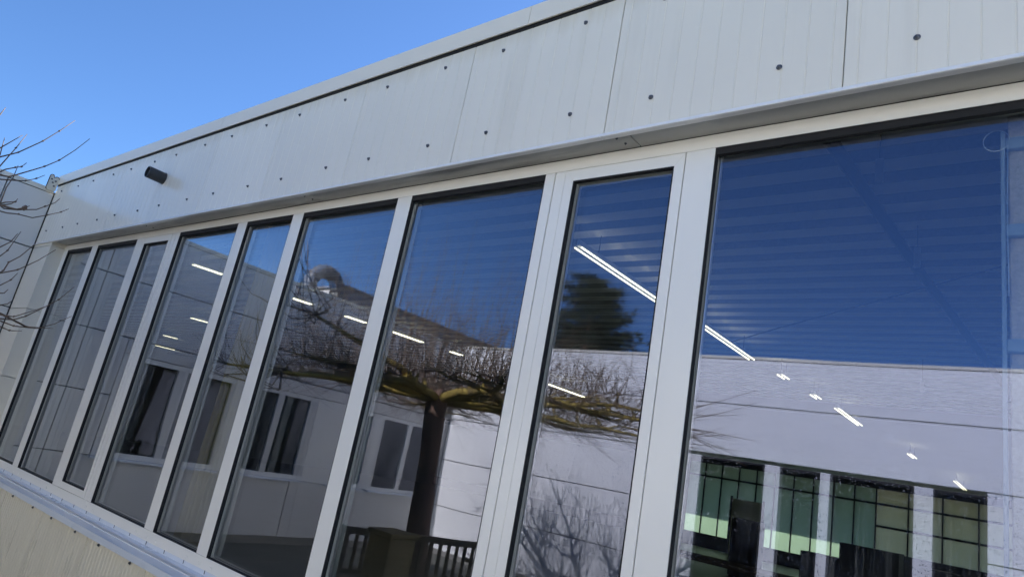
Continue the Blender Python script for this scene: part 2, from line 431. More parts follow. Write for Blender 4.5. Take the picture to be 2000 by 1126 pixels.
def ring_prism(mb, x0, x1, z0, z1, t, y0, y1, mi=0):
    mb.box(x0, x0 + t, y0, y1, z0, z1, mi); mb.box(x1 - t, x1, y0, y1, z0, z1, mi)
    mb.box(x0 + t, x1 - t, y0, y1, z0, z0 + t, mi); mb.box(x0 + t, x1 - t, y0, y1, z1 - t, z1, mi)

def pane(x0, x1, z0, z1, gmat, par=None, y=YF + 0.028):
    """glass unit: outer face, thickness, inner face; gasket ring and metal spacer ring"""
    cx, cz = (x0 + x1) / 2, (z0 + z1) / 2
    m = MB(); hx, hz = (x1 - x0) / 2, (z1 - z0) / 2
    t = 0.026
    tx, tz = random.uniform(-1, 1) * 0.002, random.uniform(-1, 1) * 0.0015      # panes are never set quite true
    yy = lambda sx, sz: sx * hx * tx + sz * hz * tz
    vs = [(-hx, yy(-1, -1), -hz), (hx, yy(1, -1), -hz), (hx, yy(1, 1), hz), (-hx, yy(-1, 1), hz)]
    vs += [(v[0], v[1] + t, v[2]) for v in vs]
    t2 = random.uniform(-1, 1) * 0.003
    vs = vs[:4] + [(v[0], v[1] + t2 * v[0] / hx, v[2]) for v in vs[4:]]
    m.add(vs, [(0, 1, 2, 3)], 0); m.add(vs, [(7, 6, 5, 4)], 1)
    me = m.mesh('glass_pane', [gmat, M['glass_in']], fixn=False)
    base = Vector((cx, y, cz))
    o = H('glass_pane', me); o.location = base - hall_o
    m = MB(); ring_prism(m, -hx - .002, hx + .002, -hz - .002, hz + .002, 0.006, -0.026, -0.0022)
    link('gasket', m.mesh('gasket', M['black']), o)
    if z1 == GT:
        m = MB(); m.box(-hx, hx, -0.024, -0.003, hz - 0.030, hz - 0.0045); link('head_band', m.mesh('head_band', M['black']), o)  # black band across the top of each fixed pane
    m = MB(); ring_prism(m, -hx + 0.010, hx - 0.010, -hz + .010, hz - .010, 0.006, 0.008, 0.020)
    link('spacer', m.mesh('spacer', M['alu']), o)
    return o

PANES = [(-8.019, -7.337, 'glass'), (-7.195, -6.290, 'glass'), (-5.469, -4.562, 'glass'), (-4.437, -3.862, 'glass'), (-3.744, -2.832, 'glass'), (-2.716, -1.806, 'glass'), (-0.991, 1.01, 'glass_wet')]
for a, b, g in PANES: pane(a, b, GB, GT, M[g])
# opening sashes
for ox0, ox1, gx0, gx1, g in ((-6.171, -5.601, -6.105, -5.644, 'glass'), (-1.692, -1.111, -1.640, -1.158, 'glass_wet')):
    m = MB(); y0, y1 = YF - 0.002, YF + 0.07; t = 0.003
    zt, zb, gt, gb = GT - t, GB + t, 2.918, 0.907
    x0, x1 = ox0 + t, ox1 - t
    # mitred frame: four pieces meeting on the diagonal
    O = [(x0, zb), (x1, zb), (x1, zt), (x0, zt)]; I = [(gx0, gb), (gx1, gb), (gx1, gt), (gx0, gt)]
    sash = None
    for k in range(4):
        k2 = (k + 1) % 4
        mm = MB(); mm.prism([O[k], O[k2], I[k2], I[k]], 'y', y0, y1)
        if sash is None:
            sash = H('sash', mm.mesh('sash_rail', M['frame'], bevel=0.0012))
        else:
            Hs('sash_rail', mm.mesh('sash_rail', M['frame'], bevel=0.0012), sash)
    hbox('sash_seal', (ox0 - .001, ox0 + .0028, YF + .012, YF + .06, GB, GT), M['black'], 0)
    hbox('sash_seal', (ox1 - .0028, ox1 + .001, YF + .012, YF + .06, GB, GT), M['black'], 0)
    pane(gx0, gx1, gb, gt, M[g], y=YF + 0.024)

# drainage caps on the bottom rail
CAP = None
for a, b, g in PANES:
    for x in (a - 0.055, a + 0.075, b - 0.09):
        m = MB(); m.box(-0.016, 0.016, -0.004, 0.0, -0.008, 0.008)
        if CAP is None: CAP = m.mesh('drain_cap', M['frame'], bevel=0.0015)
        o = H('drain_cap', CAP); o.location = Vector((x, YF, 0.812)) - hall_o

# sill: sloping sheet with front drop, in lengths
for a, b in ((-8.60, -5.2515), (-5.2485, -2.25), (-2.247, 0.75), (0.753, 3.98)):
    prof = [(2.199, 0.790), (2.199, 0.766), (2.046, 0.750), (2.046, 0.711), (2.051, 0.711), (2.051, 0.744), (2.20, 0.760), (2.205, 0.790)]
    m = MB(); m.prism(prof, 'x', a, b); H('window_sill', m.mesh('window_sill', M['sill']))
m = MB(); x = -8.5
while x < 1.0:
    m.box(x - .0025, x + .0025, 2.1965, 2.199, 0.772, 0.792); x += 0.252
H('sill_clips', m.mesh('sill_clips', M['screw']), kind='stuff')

# lower cladding, closely ribbed
for a, b in zip(JX[:-1], JX[1:]):
    a2 = max(a, XL)
    prof = [(a2 + .0003, YG + 0.045)]; x = a2 + .0003
    while x < b - 0.05:
        prof += [(x, YG + 0.004), (x + 0.026, YG + 0.004), (x + 0.031, YG), (x + 0.043, YG)]; x += 0.048
    prof += [(b - .0003, YG), (b - .0003, YG + .045)]
    m = MB(); m.prism(prof, 'z', 0.12, 0.728)
    o = H('lower_panel', m.mesh('lower_panel', M['lowclad']))
    for s in (-6.608, -6.111, -5.696, -5.219, -4.806, -4.321, -7.04, -7.55, -3.9, -3.41, -3.0, -2.52, -2.1, -1.6, -1.2, -.7, -.3):
        if a < s <= b: Hs('screw', SCREW, o, loc=(s, YG - .0005, 0.693))
hbox('plinth', (-8.69, 3.98, YG + 0.03, YG + 0.25, -0.02, 0.12), M['plinth'], 0)
hbox('inner_parapet', (-8.66, 3.98, YG + 0.05, 2.30, 0.12, 0.762), M['inner_wall'], 0)
# roof and hidden walls
YBACK = 27.0; XW0, XW1 = -26.0, 3.98
hbox('roof', (XW0, XW1, 2.41, YBACK + .2, 3.70, 3.86), M['grey_roof'], 0)
hbox('fascia_core', (-8.69, XW1, YG + 0.101, 2.405, 3.095, 3.80), M['inner_wall'], 0)
hbox('return_wall', (3.99, 4.12, YG, YBACK, 0, 3.80), M['wall'], 0)
# back wall: steel framed translucent glazing; unseen canopy added, sized to shade its upper part
hbox('back_parapet', (XW0, -4.8, YBACK, YBACK + .2, 0, 0.5), M['machine'], 0)
hbox('back_parapet', (-4.79, XW1, YBACK, YBACK + .2, 0, 1.25), M['machine'], 0)
hbox('back_lintel', (XW0, XW1, YBACK, YBACK + .2, 3.3, 3.695), M['machine'], 0)
hbox('shade_canopy', (XW0, XW1, YBACK + .21, YBACK + 3.6, 3.5, 3.62), M['grey_roof'], 0)
for z in (0.5, 2.76):
    hbox('glazing_transom', (-11.7, XW1, YBACK + .02, YBACK + .12, z, z + .07), M['machine'], 0)
hbox('glazing_transom', (-4.79, XW1, YBACK + .02, YBACK + .12, 2.02, 2.09), M['machine'], 0)
GP = {}
hbox('back_wall', (XW0, -11.72, YBACK, YBACK + .2, 0.5, 3.3), M['inner_wall'], 0)
x = -4.80 - 0.69 * 10
while x < 3.4:
    w_ = 0.69 if x < -4.9 else 0.98
    cream = x > -4.9
    hbox('glazing_post', (x - .02, x + .02, YBACK + .01, YBACK + .13, 0.57 if not cream else 1.25, 3.3), M['machine'], 0)
    for za, zb in (((0.57, 2.76), (2.83, 3.3)) if not cream else ((1.25, 2.02), (2.09, 2.76), (2.83, 3.3))):
        key = (w_, za, cream)
        if key not in GP:
            m = MB(); m.box(0.02, w_ - .02, -0.004, 0.004, za, zb); GP[key] = m.mesh('glazing_panel', M['opal_c'] if cream else M['opal_g'])
        o = H('glazing_panel', GP[key]); o.location = Vector((x, YBACK + .07, 0)) - hall_o
    x += w_
# a cream door leaf in the glazing
hbox('back_door', (-9.78, -8.62, YBACK - .05, YBACK - .01, 0.06, 2.12), M['door_cream'], 0.004)
for a in (-9.86, -8.62):
    hbox('door_jamb', (a, a + .08, YBACK - .07, YBACK - .005, 0.06, 2.2), M['machine'], 0)
hbox('end_wall', (XW0 - .2, XW0, 2.2, YBACK, 0, 3.80), M['inner_wall'], 0)
hbox('front_inner_wall', (XW0, -8.70, 2.22, 2.40, 0, 3.695), M['inner_wall'], 0)
hbox('front_inner_pier', (1.13, XW1, 2.215, 2.40, 0.77, 3.09), M['inner_wall'], 0)
hbox('hall_floor', (XW0, XW1, 2.31, YBACK, 0.004, 0.06), M['floor'], 0)
# trapezoidal steel deck
ZK = 3.55
def deck(x0, x1, ya, yb):
    prof = []; y = ya
    while y < yb - 0.01:
        prof += [(y, ZK), (y + 0.14, ZK), (y + 0.145, ZK + 0.145), (y + 0.275, ZK + 0.145)]; y += 0.28
    prof.append((y, ZK)); n = len(prof); m = MB()
    m.add([(x0, p[0], p[1]) for p in prof] + [(x1, p[0], p[1]) for p in prof], [(i, i + 1, n + i + 1, n + i) for i in range(n - 1)])
    m.mi = [0 if i % 4 == 0 else 1 for i in range(n - 1)]      # recess faces take the darker colour that paints in their shade
    H('ceiling_deck', m.mesh('ceiling_deck', [M['deck'], M['recess_shade']]))
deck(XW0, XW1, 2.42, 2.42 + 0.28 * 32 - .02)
hbox('ceiling_beam', (XW0, XW1, 11.40, 11.62, 3.40, 3.699), M['machine'], 0)
hbox('flat_ceiling', (XW0, XW1, 11.63, YBACK - .01, 3.56, 3.62), M['deck'], 0)

# ------------------------------------------------------------------ things inside the hall
def strip_light(y0, y1, x, z, label, group):
    cx = (y0 + y1) / 2; L_ = y1 - y0
    r = empty('strip_light', (x, cx, z), label=label, cat='lamp', group=group)
    m = MB(); m.box(-0.012, 0.012, -L_ / 2, L_ / 2, 0.0, 0.05); link('housing', m.mesh('housing', M['alu'], bevel=.004), r)
    for dx in (-0.030, 0.030):
        m = MB(); m.tube([(dx, -L_ / 2 + .01, -0.012), (dx, L_ / 2 - .01, -0.006)], 0.0065, 8); link('tube', m.mesh('tube', M['tube'], smooth=True), r)
    for dy in (-L_ / 3, L_ / 3):
        m = MB(); m.tube([(0, dy, 0.05), (0, dy, ZK - z + 0.01)], 0.004, 5); link('hanger', m.mesh('hanger', M['dark_steel']), r)
    r.rotation_euler = (0, 0, 0)
    return r
r1 = [(3.92, 5.72, 'bright twin tube strip light behind the narrow sash beside the big pane'), (5.75, 7.58, 'twin tube strip light seen at the upper left of the big pane'),
      (8.30, 8.60, 'short strip light just below the blue sky reflection in the big pane'), (9.53, 9.87, 'short strip light, third along the row in the big pane'),
      (10.5, 12.1, 'longer strip light, fourth along the row in the big pane'), (15.3, 16.1, 'small strip light above the reflected windows in the big pane'),
      (20.1, 22.7, 'farthest strip light at the lower right of the big pane')]
for a, b, lab in r1:
    strip_light(a, b, -2.83 + ((a + b) / 2 - 3.9) * 0.055, 3.35, lab, 'strip lights in the near row')
r2 = [(3.6, 4.02, 'short strip light high in the pane with the small blue triangle'), (4.99, 5.32, 'strip light below the reflected duct'), (5.87, 6.27, 'strip light right of the reflected duct, beside a mullion'),
      (6.6, 7.43, 'strip light in the reflected wing wall above the tree'), (8.0, 8.3, 'strip light among the tree branches at the corner of the wings'), (10.5, 11.9, 'strip light behind twigs in the narrow sash')]
for a, b, lab in r2:
    strip_light(a, b, -8.3 + ((a + b) / 2 - 3.9) * 0.09, 3.35, lab, 'strip lights in the middle row')
for a, b, x, lab in ((6.1, 6.5, -13.4, 'tiny strip light halfway up the pane left of centre'), (7.9, 8.3, -18.6, 'tiny strip light, lower one of two in the left panes'), (9.4, 10.2, -22.8, 'faintest strip light, lowest in the left panes')):
    strip_light(a, b, x, 3.35, lab, 'strip lights in the far row')

# ceiling pipe, brace cable, hangers
m = MB(); m.tube([(-0.86, 2.45, 3.47), (-0.70, 4.9, 3.46), (-0.45, 8.0, 3.47), (-0.2, 11, 3.47)], 0.035, 8)
link('ceiling_pipe', m.mesh('ceiling_pipe', M['dark_steel'], smooth=True), label='dark pipe running under the ribbed ceiling behind the big pane', cat='pipe')
m = MB(); m.tube([(-2.6, 6.7, 3.33), (-1.97, 6.19, 3.35), (-0.13, 4.71, 3.38), (0.6, 4.1, 3.40)], 0.006, 5)
link('cable', m.mesh('cable', M['dark_steel']), label='thin dark cable slung across under the ceiling behind the big pane', cat='cable')
def hanger(x, y, z0, lab):
    m = MB(); m.box(-.018, .018, -.01, .01, 0, .13); o = link('ceiling_hanger', m.mesh('ceiling_hanger', M['alu'], bevel=.003), None, (x, y, z0), label=lab, cat='hanger', group='ceiling hangers behind the big pane')
    m = MB(); m.tube([(0, 0, .13), (0, 0, ZK + .02 - z0)], .003, 5); link('rod', m.mesh('rod', M['dark_steel']), o)
hanger(-0.62, 3.25, 3.27, 'metal ceiling hanger nearest the head of the big pane')
hanger(-0.62, 4.45, 3.27, 'metal ceiling hanger beside the dark ceiling pipe')
hanger(-1.05, 8.1, 3.2, 'far metal ceiling hanger low in the big pane')

# rough rendered pier behind the right of the big pane
pier = boxo('pier', (-0.088, 0.42, 2.36, 2.75, 0.06, 3.54), M['pier'], None, 0.004, label='rough brown rendered pier just inside the glass at the right edge', cat='pier')
m = MB(); m.box(-0.106, -0.094, 2.335, 2.352, 0.77, 2.95); st = link('cable_channel', m.mesh('cable_channel', M['clip'], bevel=.002), label='slim vertical metal channel against the pier at the right edge', cat='channel')
for z in (2.905, 2.61, 2.25):
    m = MB(); m.box(-0.094, 0.02, 2.332, 2.357, z - .02, z + .02); link('clip', m.mesh('clip', M['clip'], bevel=.003), st)
m = MB(); m.tube([(-.086 - .030 + .034 * math.cos(a), 2.328, 2.915 + .036 * math.sin(a)) for a in [2 * math.pi * k / 24 for k in range(23)]] + [(-.09, 2.33, 2.7), (-.088, 2.332, 2.4)], .0016, 5)
link('cord_loop', m.mesh('cord_loop', M['alu']), label='pale cord hanging in a loop at the top right corner of the big pane', cat='cord')

def curtain(name, x0, x1, y, z0, z1, mat, waves, label):
    m = MB(); n = waves * 10; nz = 10
    for j in range(nz + 1):
        t = j / nz; z = z1 + (z0 - z1) * t
        for i in range(n + 1):
            u = i / n; a = u * waves * 2 * math.pi
            m.v.append((x0 + (x1 - x0) * u + 0.012 * math.sin(a * 0.5 + 3 * t), y + (0.02 + 0.035 * t) * math.sin(a + 0.6 * math.sin(2.2 * t)), z))
    for j in range(nz):
        for i in range(n):
            k = j * (n + 1) + i; m.f.append((k, k + 1, k + n + 2, k + n + 1)); m.mi.append(0)
    me = m.mesh(name, mat, smooth=True, fixn=False)
    o = link(name, me, label=label, cat='curtain')
    md = o.modifiers.new('thickness', 'SOLIDIFY'); md.thickness = 0.004
    return o
curtain('curtain', -5.15, -4.78, 2.75, 0.12, 3.3, M['cur_y'], 5, 'mustard curtain hanging behind the fifth pane from the left')
curtain('curtain', -8.5, -7.55, 2.55, 0.12, 3.3, M['cur_g'], 9, 'grey curtain behind the leftmost pane')

# a few machines standing deep in the hall
def workbench(x, y, w, lab):
    r = empty('workbench', (x, y, 0.06), label=lab, cat='workbench')
    boxo('top', (-w / 2, w / 2, -.35, .35, .86, .91), M['timber'], r, .004)
    for sx in (-1, 1):
        for sy in (-1, 1): boxo('leg', (sx * (w / 2 - .06) - .03, sx * (w / 2 - .06) + .03, sy * .28 - .03, sy * .28 + .03, 0, .86), M['dark_steel'], r)
    boxo('shelf', (-w / 2 + .1, w / 2 - .1, -.26, .26, .25, .28), M['dark_steel'], r)
workbench(-3.6, 9.5, 2.4, 'long dark workbench standing deep inside the hall')

# ------------------------------------------------------------------ side wing (left, at right angles)
XA = -8.692; YB = -4.73; ZA = 3.69
wingA = empty('side_wing', (XA, 0, 0), label='grey panelled wing at right angles on the far left, with a flat roof', cat='building')
def A(name, me, **k):
    o = link(name, me, wingA, **k); o.location = (-XA, 0, 0); return o
def abox(name, d, mat, bevel=0.0, **k):
    m = MB(); m.box(*d); return A(name, m.mesh(name, mat, bevel=bevel), **k)
g = 0.006
def apanel(y0, y1, z0, z1): abox('wall_panel', (XA - 0.06, XA + random.uniform(-.001, .001), y0 + g, y1 - g, z0 + g, z1 - g), M['wall'], 0.003)
ys = [YB + .01, -1.6, 1.62, YG - 0.004]
for z0, z1 in ((2.99, ZA - 0.05), (2.31, 2.99), (0.905, 0.10)):
    z0, z1 = min(z0, z1), max(z0, z1)
    for a, b in zip(ys[:-1], ys[1:]): apanel(a, b, z0, z1)
for a, b in ((1.62, YG - .004), (1.13, 1.62), (YB + .01, -4.45)):
    apanel(a, b, 1.61, 2.31); apanel(a, b, 0.905, 1.61)
apanel(-4.45, 1.13, 2.125, 2.31)
abox('wall_core', (XA - 0.20, XA - 0.061, YB, YG + .1, 2.13, ZA - .02), M['joint'])
abox('wall_core', (XA - 0.20, XA - 0.061, YB, YG + .1, 0.0, 0.90), M['joint'])
abox('wall_core', (XA - 0.20, XA - 0.061, 1.14, YG + .1, 0.90, 2.13), M['joint'])
abox('plinth', (XA - .06, XA - .012, YB, YG, -0.01, 0.10), M['plinth'])
m = MB(); m.prism([(XA + .012, ZA - .05), (XA + .012, ZA), (XA - .35, ZA + .012), (XA - .35, ZA - .0), (XA - .0, ZA - .02), (XA - .0, ZA - .05)], 'y', -14, YG - .02)
A('coping', m.mesh('coping', M['coping']))
abox('roof', (XA - 8, XA - .21, -14, 2.1, ZA - .12, ZA - .03), M['grey_roof'])
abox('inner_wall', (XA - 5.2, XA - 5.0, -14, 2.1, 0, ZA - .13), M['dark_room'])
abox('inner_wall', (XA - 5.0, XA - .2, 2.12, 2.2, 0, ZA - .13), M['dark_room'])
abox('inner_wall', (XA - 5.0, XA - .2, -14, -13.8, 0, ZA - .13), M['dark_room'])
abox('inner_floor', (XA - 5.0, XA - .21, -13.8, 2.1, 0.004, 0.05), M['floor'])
for y0, y1 in ((-0.38, 1.12), (-1.70, -0.52), (-2.95, -2.20), (-4.44, -3.10)):
    m = MB(); z0, z1 = 0.905, 2.125; t = 0.06
    # frame in the wall plane (x is depth)
    for a in ((y0, y0 + t, z0, z1), (y1 - t, y1, z0, z1), (y0 + t, y1 - t, z0, z0 + t), (y0 + t, y1 - t, z1 - t, z1)):
        m.box(XA - .07, XA - .01, a[0], a[1], a[2], a[3])
    if y1 - y0 > 1.1: m.box(XA - .066, XA - .012, (y0 + y1) / 2 - .05, (y0 + y1) / 2 + .05, z0 + t, z1 - t)
    w = A('window', m.mesh('window_frame', M['frame']))
    m = MB(); m.add([(XA - .05, y0 + t, z0 + t), (XA - .05, y1 - t, z0 + t), (XA - .05, y1 - t, z1 - t), (XA - .05, y0 + t, z1 - t)], [(0, 1, 2, 3)])
    link('glass', m.mesh('glass', M['glass_far']), w)
    m = MB(); m.box(XA - .02, XA + .05, y0 - .02, y1 + .02, z0 - .03, z0 - .001); link('sill', m.mesh('sill', M['sill']), w)
for y0, y1 in ((-0.52, -0.38), (-2.20, -1.70), (-3.10, -2.95)):
    abox('window_post', (XA - .10, XA - .004, y0, y1, 0.905, 2.125), M['frame'])
# rooftop cabin and gooseneck duct
cab = empty('rooftop_cabin', (-11.5, -6, ZA), label='low grey rooftop cabin on the side wing', cat='cabin')
m = MB(); m.box(-1.5, 1.5, -8, 3.35, -.02, .53); link('wall', m.mesh('wall', M['grey_roof']), cab)
m = MB(); m.box(-1.45, 1.45, 3.352, 3.375, 0.0, .50); link('sunlit_end_panel', m.mesh('sunlit_end_panel', M['wall']), cab)  # paler end face: its sunlight is painted into the colour
m = MB(); m.box(-1.55, 1.55, -8.05, 3.42, .531, .57); link('roof', m.mesh('roof', M['grey_roof']), cab)
duct = empty('roof_duct', (-10, -2.15, ZA), label='dark gooseneck ventilation duct on the side wing roof', cat='duct')
m = MB(); pts = [(0, .31, -.05), (0, .31, .30)]
for k in range(1, 12): a = math.pi * k / 12; pts.append((0, .31 * math.cos(a), .36 + .31 * math.sin(a)))
pts += [(0, -.31, .30), (0, -.31, .02)]
m.tube(pts, 0.125, 14); link('pipe', m.mesh('pipe', M['duct'], smooth=True), duct)
for k in range(0, 13, 2):
    a = math.pi * k / 12; c = Vector((0, .31 * math.cos(a), .36 + .31 * math.sin(a))); t = Vector((0, -math.sin(a), math.cos(a))) * .012
    m = MB(); m.tube([c - t, c + t], 0.135, 14); link('seam', m.mesh('seam', M['duct']), duct)

# ------------------------------------------------------------------ opposite wing (seen reflected)
ZBT = 3.73
wingB = empty('opposite_wing', (0, YB, 0), label='sunlit white panelled wing across the court, seen reflected in the glass', cat='building')
def Bp(name, me, **k):
    o = link(name, me, wingB, **k); o.location = (0, -YB, 0); return o
def bbox(name, d, mat, bevel=0.0, **k):
    m = MB(); m.box(*d); return Bp(name, m.mesh(name, mat, bevel=bevel), **k)
gb_ = 0.006
def bpanel(x0, x1, z0, z1): bbox('wall_panel', (x0 + gb_, x1 - gb_, YB - .06, YB + random.uniform(-.001, .001), z0 + gb_, z1 - gb_), M['wall_b'], 0.003)
WX0, WX1, WZ0, WZ1 = -4.05, -0.55, 0.45, 2.30
for z0, z1 in ((3.05, ZBT - .04), (2.34, 3.05)):
    for a, b in ((XA + .005, 3.0), (3.0, 9.0)): bpanel(a, b, z0, z1)
for z0, z1 in ((1.60, 2.34), (0.80, 1.60), (0.08, .80)):
    bpanel(XA + .005, WX0, z0, z1); bpanel(WX1, 3.0, z0, z1); bpanel(3.0, 9.0, z0, z1)
bpanel(WX0, WX1, 0.08, WZ0)
bbox('wall_core', (XA, 9, YB - .2, YB - .061, 2.30, ZBT - .02), M['joint'])
bbox('wall_core', (XA, WX0 - .0, YB - .2, YB - .061, 0, 2.2995), M['joint'])
bbox('wall_core', (WX1, 9, YB - .2, YB - .061, 0, 2.2995), M['joint'])
bbox('wall_core', (WX0, WX1, YB - .2, YB - .061, 0, WZ0 - .01), M['joint'])
bbox('plinth', (XA, 9, YB - .06, YB - .015, -.01, .08), M['plinth'])
m = MB(); m.prism([(YB + .012, ZBT - .04), (YB + .012, ZBT), (YB - .35, ZBT + .012), (YB - .35, ZBT), (YB, ZBT - .02), (YB, ZBT - .04)], 'x', XA + .02, 9)
Bp('coping', m.mesh('coping', M['coping']))
bbox('roof', (XA - .1, 9, YB - 4.6, YB - .21, ZBT - .12, ZBT - .04), M['grey_roof'])
# windows
for a, b in ((-4.05, -3.80), (-2.94, -2.75), (-2.27, -2.15), (-1.24, -1.05)):
    bbox('window_post', (a, b, YB - .11, YB - .012, WZ0, WZ1), M['frame'], .003)
for a, b in ((-3.80, -2.94), (-2.75, -2.27), (-2.15, -1.24), (-1.05, -0.55)):
    m = MB(); ring_prism(m, a, b, WZ0, WZ1, .03, YB - .09, YB - .03); w = Bp('window', m.mesh('window_frame', M['black']))
    m = MB(); m.add([(a, YB - .05, WZ0), (b, YB - .05, WZ0), (b, YB - .05, WZ1), (a, YB - .05, WZ1)], [(0, 1, 2, 3)]); link('glass', m.mesh('glass', M['glass_far']), w)
# room behind, glazed at the back
YR = YB - 4.6
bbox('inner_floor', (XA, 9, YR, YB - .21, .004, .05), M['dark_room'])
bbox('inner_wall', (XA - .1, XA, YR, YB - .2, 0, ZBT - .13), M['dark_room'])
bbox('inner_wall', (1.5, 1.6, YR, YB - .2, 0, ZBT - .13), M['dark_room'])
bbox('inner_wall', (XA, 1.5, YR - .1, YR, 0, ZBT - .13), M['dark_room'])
# cabinets deep in the hall, dark against the glazed back wall
def cabinet(x, y, w_, d, h, lab):
    r = empty('cabinet', (x, y, .05), label=lab, cat='cabinet')
    boxo('body', (-w_ / 2, w_ / 2, -d / 2, d / 2, .06, h), M['machine'], r, .008)
    boxo('base', (-w_ / 2 + .03, w_ / 2 - .03, -d / 2 + .03, d / 2 - .03, 0, .06), M['black'], r)
    for s in (-1, 1): boxo('door', (s * w_ / 4 - w_ / 4 + .01, s * w_ / 4 + w_ / 4 - .01, d / 2 + .001, d / 2 + .015, .09, h - .03), M['machine'], r, .003)
cabinet(-6.07, 18.0, .68, .5, 1.44, 'tall dark cabinet deep in the hall, left of the low right reflections')
cabinet(-3.25, 18.0, 1.2, .7, 1.36, 'wide dark machine cabinet deep in the hall, seen in the big pane')
cabinet(-1.85, 17.2, .7, .6, 1.2, 'small dark machine cabinet deep in the hall, nearest the pier')
cabinet(-4.6, 19.5, 1.0, .6, .95, 'low dark cabinet deep in the hall between the taller ones')
boxo('timber_post', (-6.57, -6.35, 18.4, 18.6, .06, .95), M['orange'], None, .004, label='orange timber post deep in the hall beside a dark cabinet', cat='post')

# ------------------------------------------------------------------ wall lamp on the fascia
WLX, WLZ = -5.80, 3.437
lamp = empty('wall_lamp', (WLX, YG, WLZ), label='dark grey cylinder lamp sticking out from the cream fascia', cat='lamp')
m = MB(); n = 28
def ringy(r, y): return [(math.cos(2 * math.pi * k / n) * r, y, math.sin(2 * math.pi * k / n) * r) for k in range(n)]
rings = [ringy(.050, -.001), ringy(.050, -.138), ringy(.0485, -.141), ringy(.044, -.141), ringy(.043, -.120), ringy(.001, -.120)]
vs = sum(rings, []); fs = []
for i in range(len(rings) - 1):
    for k in range(n): fs.append((i * n + k, i * n + (k + 1) % n, (i + 1) * n + (k + 1) % n, (i + 1) * n + k))
m.add(vs, fs); link('lamp_body', m.mesh('lamp_body', M['lamp_black'], smooth=False), lamp)
m = MB(); m.add(sum([ringy(.053, 0), ringy(.053, -.006)], []), [(k, (k + 1) % n, n + (k + 1) % n, n + k) for k in range(n)] + [tuple(range(n, 2 * n))]); link('wall_plate', m.mesh('wall_plate', M['lamp_black']), lamp)

# ------------------------------------------------------------------ pollarded tree in the court
TX, TY = -5.24, -0.8
tree = empty('plane_tree', (TX, TY, 0), label='bare pollarded tree with mossy spreading limbs, its twigs reaching in at the left edge', cat='tree')
rt = random.Random(11)
trunk = MB()
trunk.tube([(0.26, 0.06, -.05), (0.22, .05, .3), (0.15, .03, .9), (0.07, 0, 1.6), (0.0, 0, 2.12), (-.01, 0, 2.34)], [.17, .14, .12, .112, .125, .13], 12)
link('trunk', trunk.mesh('trunk', M['bark'], smooth=True), tree)
limbs = MB(); twigs = MB()
def wob(p, s): return noise.noise_vector(Vector(p) * s)
CR = Matrix.Rotation(rad(37.679), 3, 'Z') @ Matrix.Rotation(rad(-10.479), 3, 'Y') @ Matrix.Rotation(rad(105.132), 3, 'X')
FPX = 1295.8
def too_near(p):
    # the crown is clipped back along a line running obliquely away from the hall
    X, Y = p.x + TX, p.y + TY
    return Y > -0.125 * X or Y > 1.2
def shoot(p, d, L_, r0, seg=5, curve=0.25, mb=None):
    pts = [Vector(p)]; d = Vector(d).normalized(); k = Vector((rt.uniform(-1, 1), rt.uniform(-1, 1), rt.uniform(0, .6))) * curve
    for i in range(seg):
        d = (d + k / seg + wob(pts[-1] + Vector((9.1, 2.7, L_)), 3.0) * .10).normalized(); pts.append(pts[-1] + d * (L_ / seg))
    if any(too_near(q) for q in pts): return pts
    (mb or twigs).tube(pts, [r0 * (1 - .75 * i / seg) for i in range(seg + 1)], 4, cap=False)
    return pts
def fan(p, n, up=0.9, Lr=(.4, 1.6), out=None):
    for _ in range(n):
        a = rt.uniform(0, 2 * math.pi); e = rt.uniform(.35, 1.0)
        d = Vector((math.cos(a) * (1 - e * up), math.sin(a) * (1 - e * up), e * up + .05))
        if out is not None: d += Vector(out) * rt.uniform(.0, .45)
        rr_ = math.hypot(p.x + .2, p.y); Lr2 = (Lr[0], Lr[1] * (1.0 if rr_ < 1.0 else max(.45, 1.0 - .45 * (rr_ - 1.0)) * (.75 if p.x > .9 else 1)))
        pts = shoot(p + Vector((rt.uniform(-.05, .05), rt.uniform(-.05, .05), rt.uniform(-.02, .04))), d, rt.uniform(*Lr2), rt.uniform(.0022, .0042), 5)
        if rt.random() < .5:
            shoot(pts[rt.randint(2, 4)], pts[-1] - pts[-2] + Vector((rt.uniform(-.1, .1), rt.uniform(-.1, .1), .0)), rt.uniform(.15, .45), .003, 3)
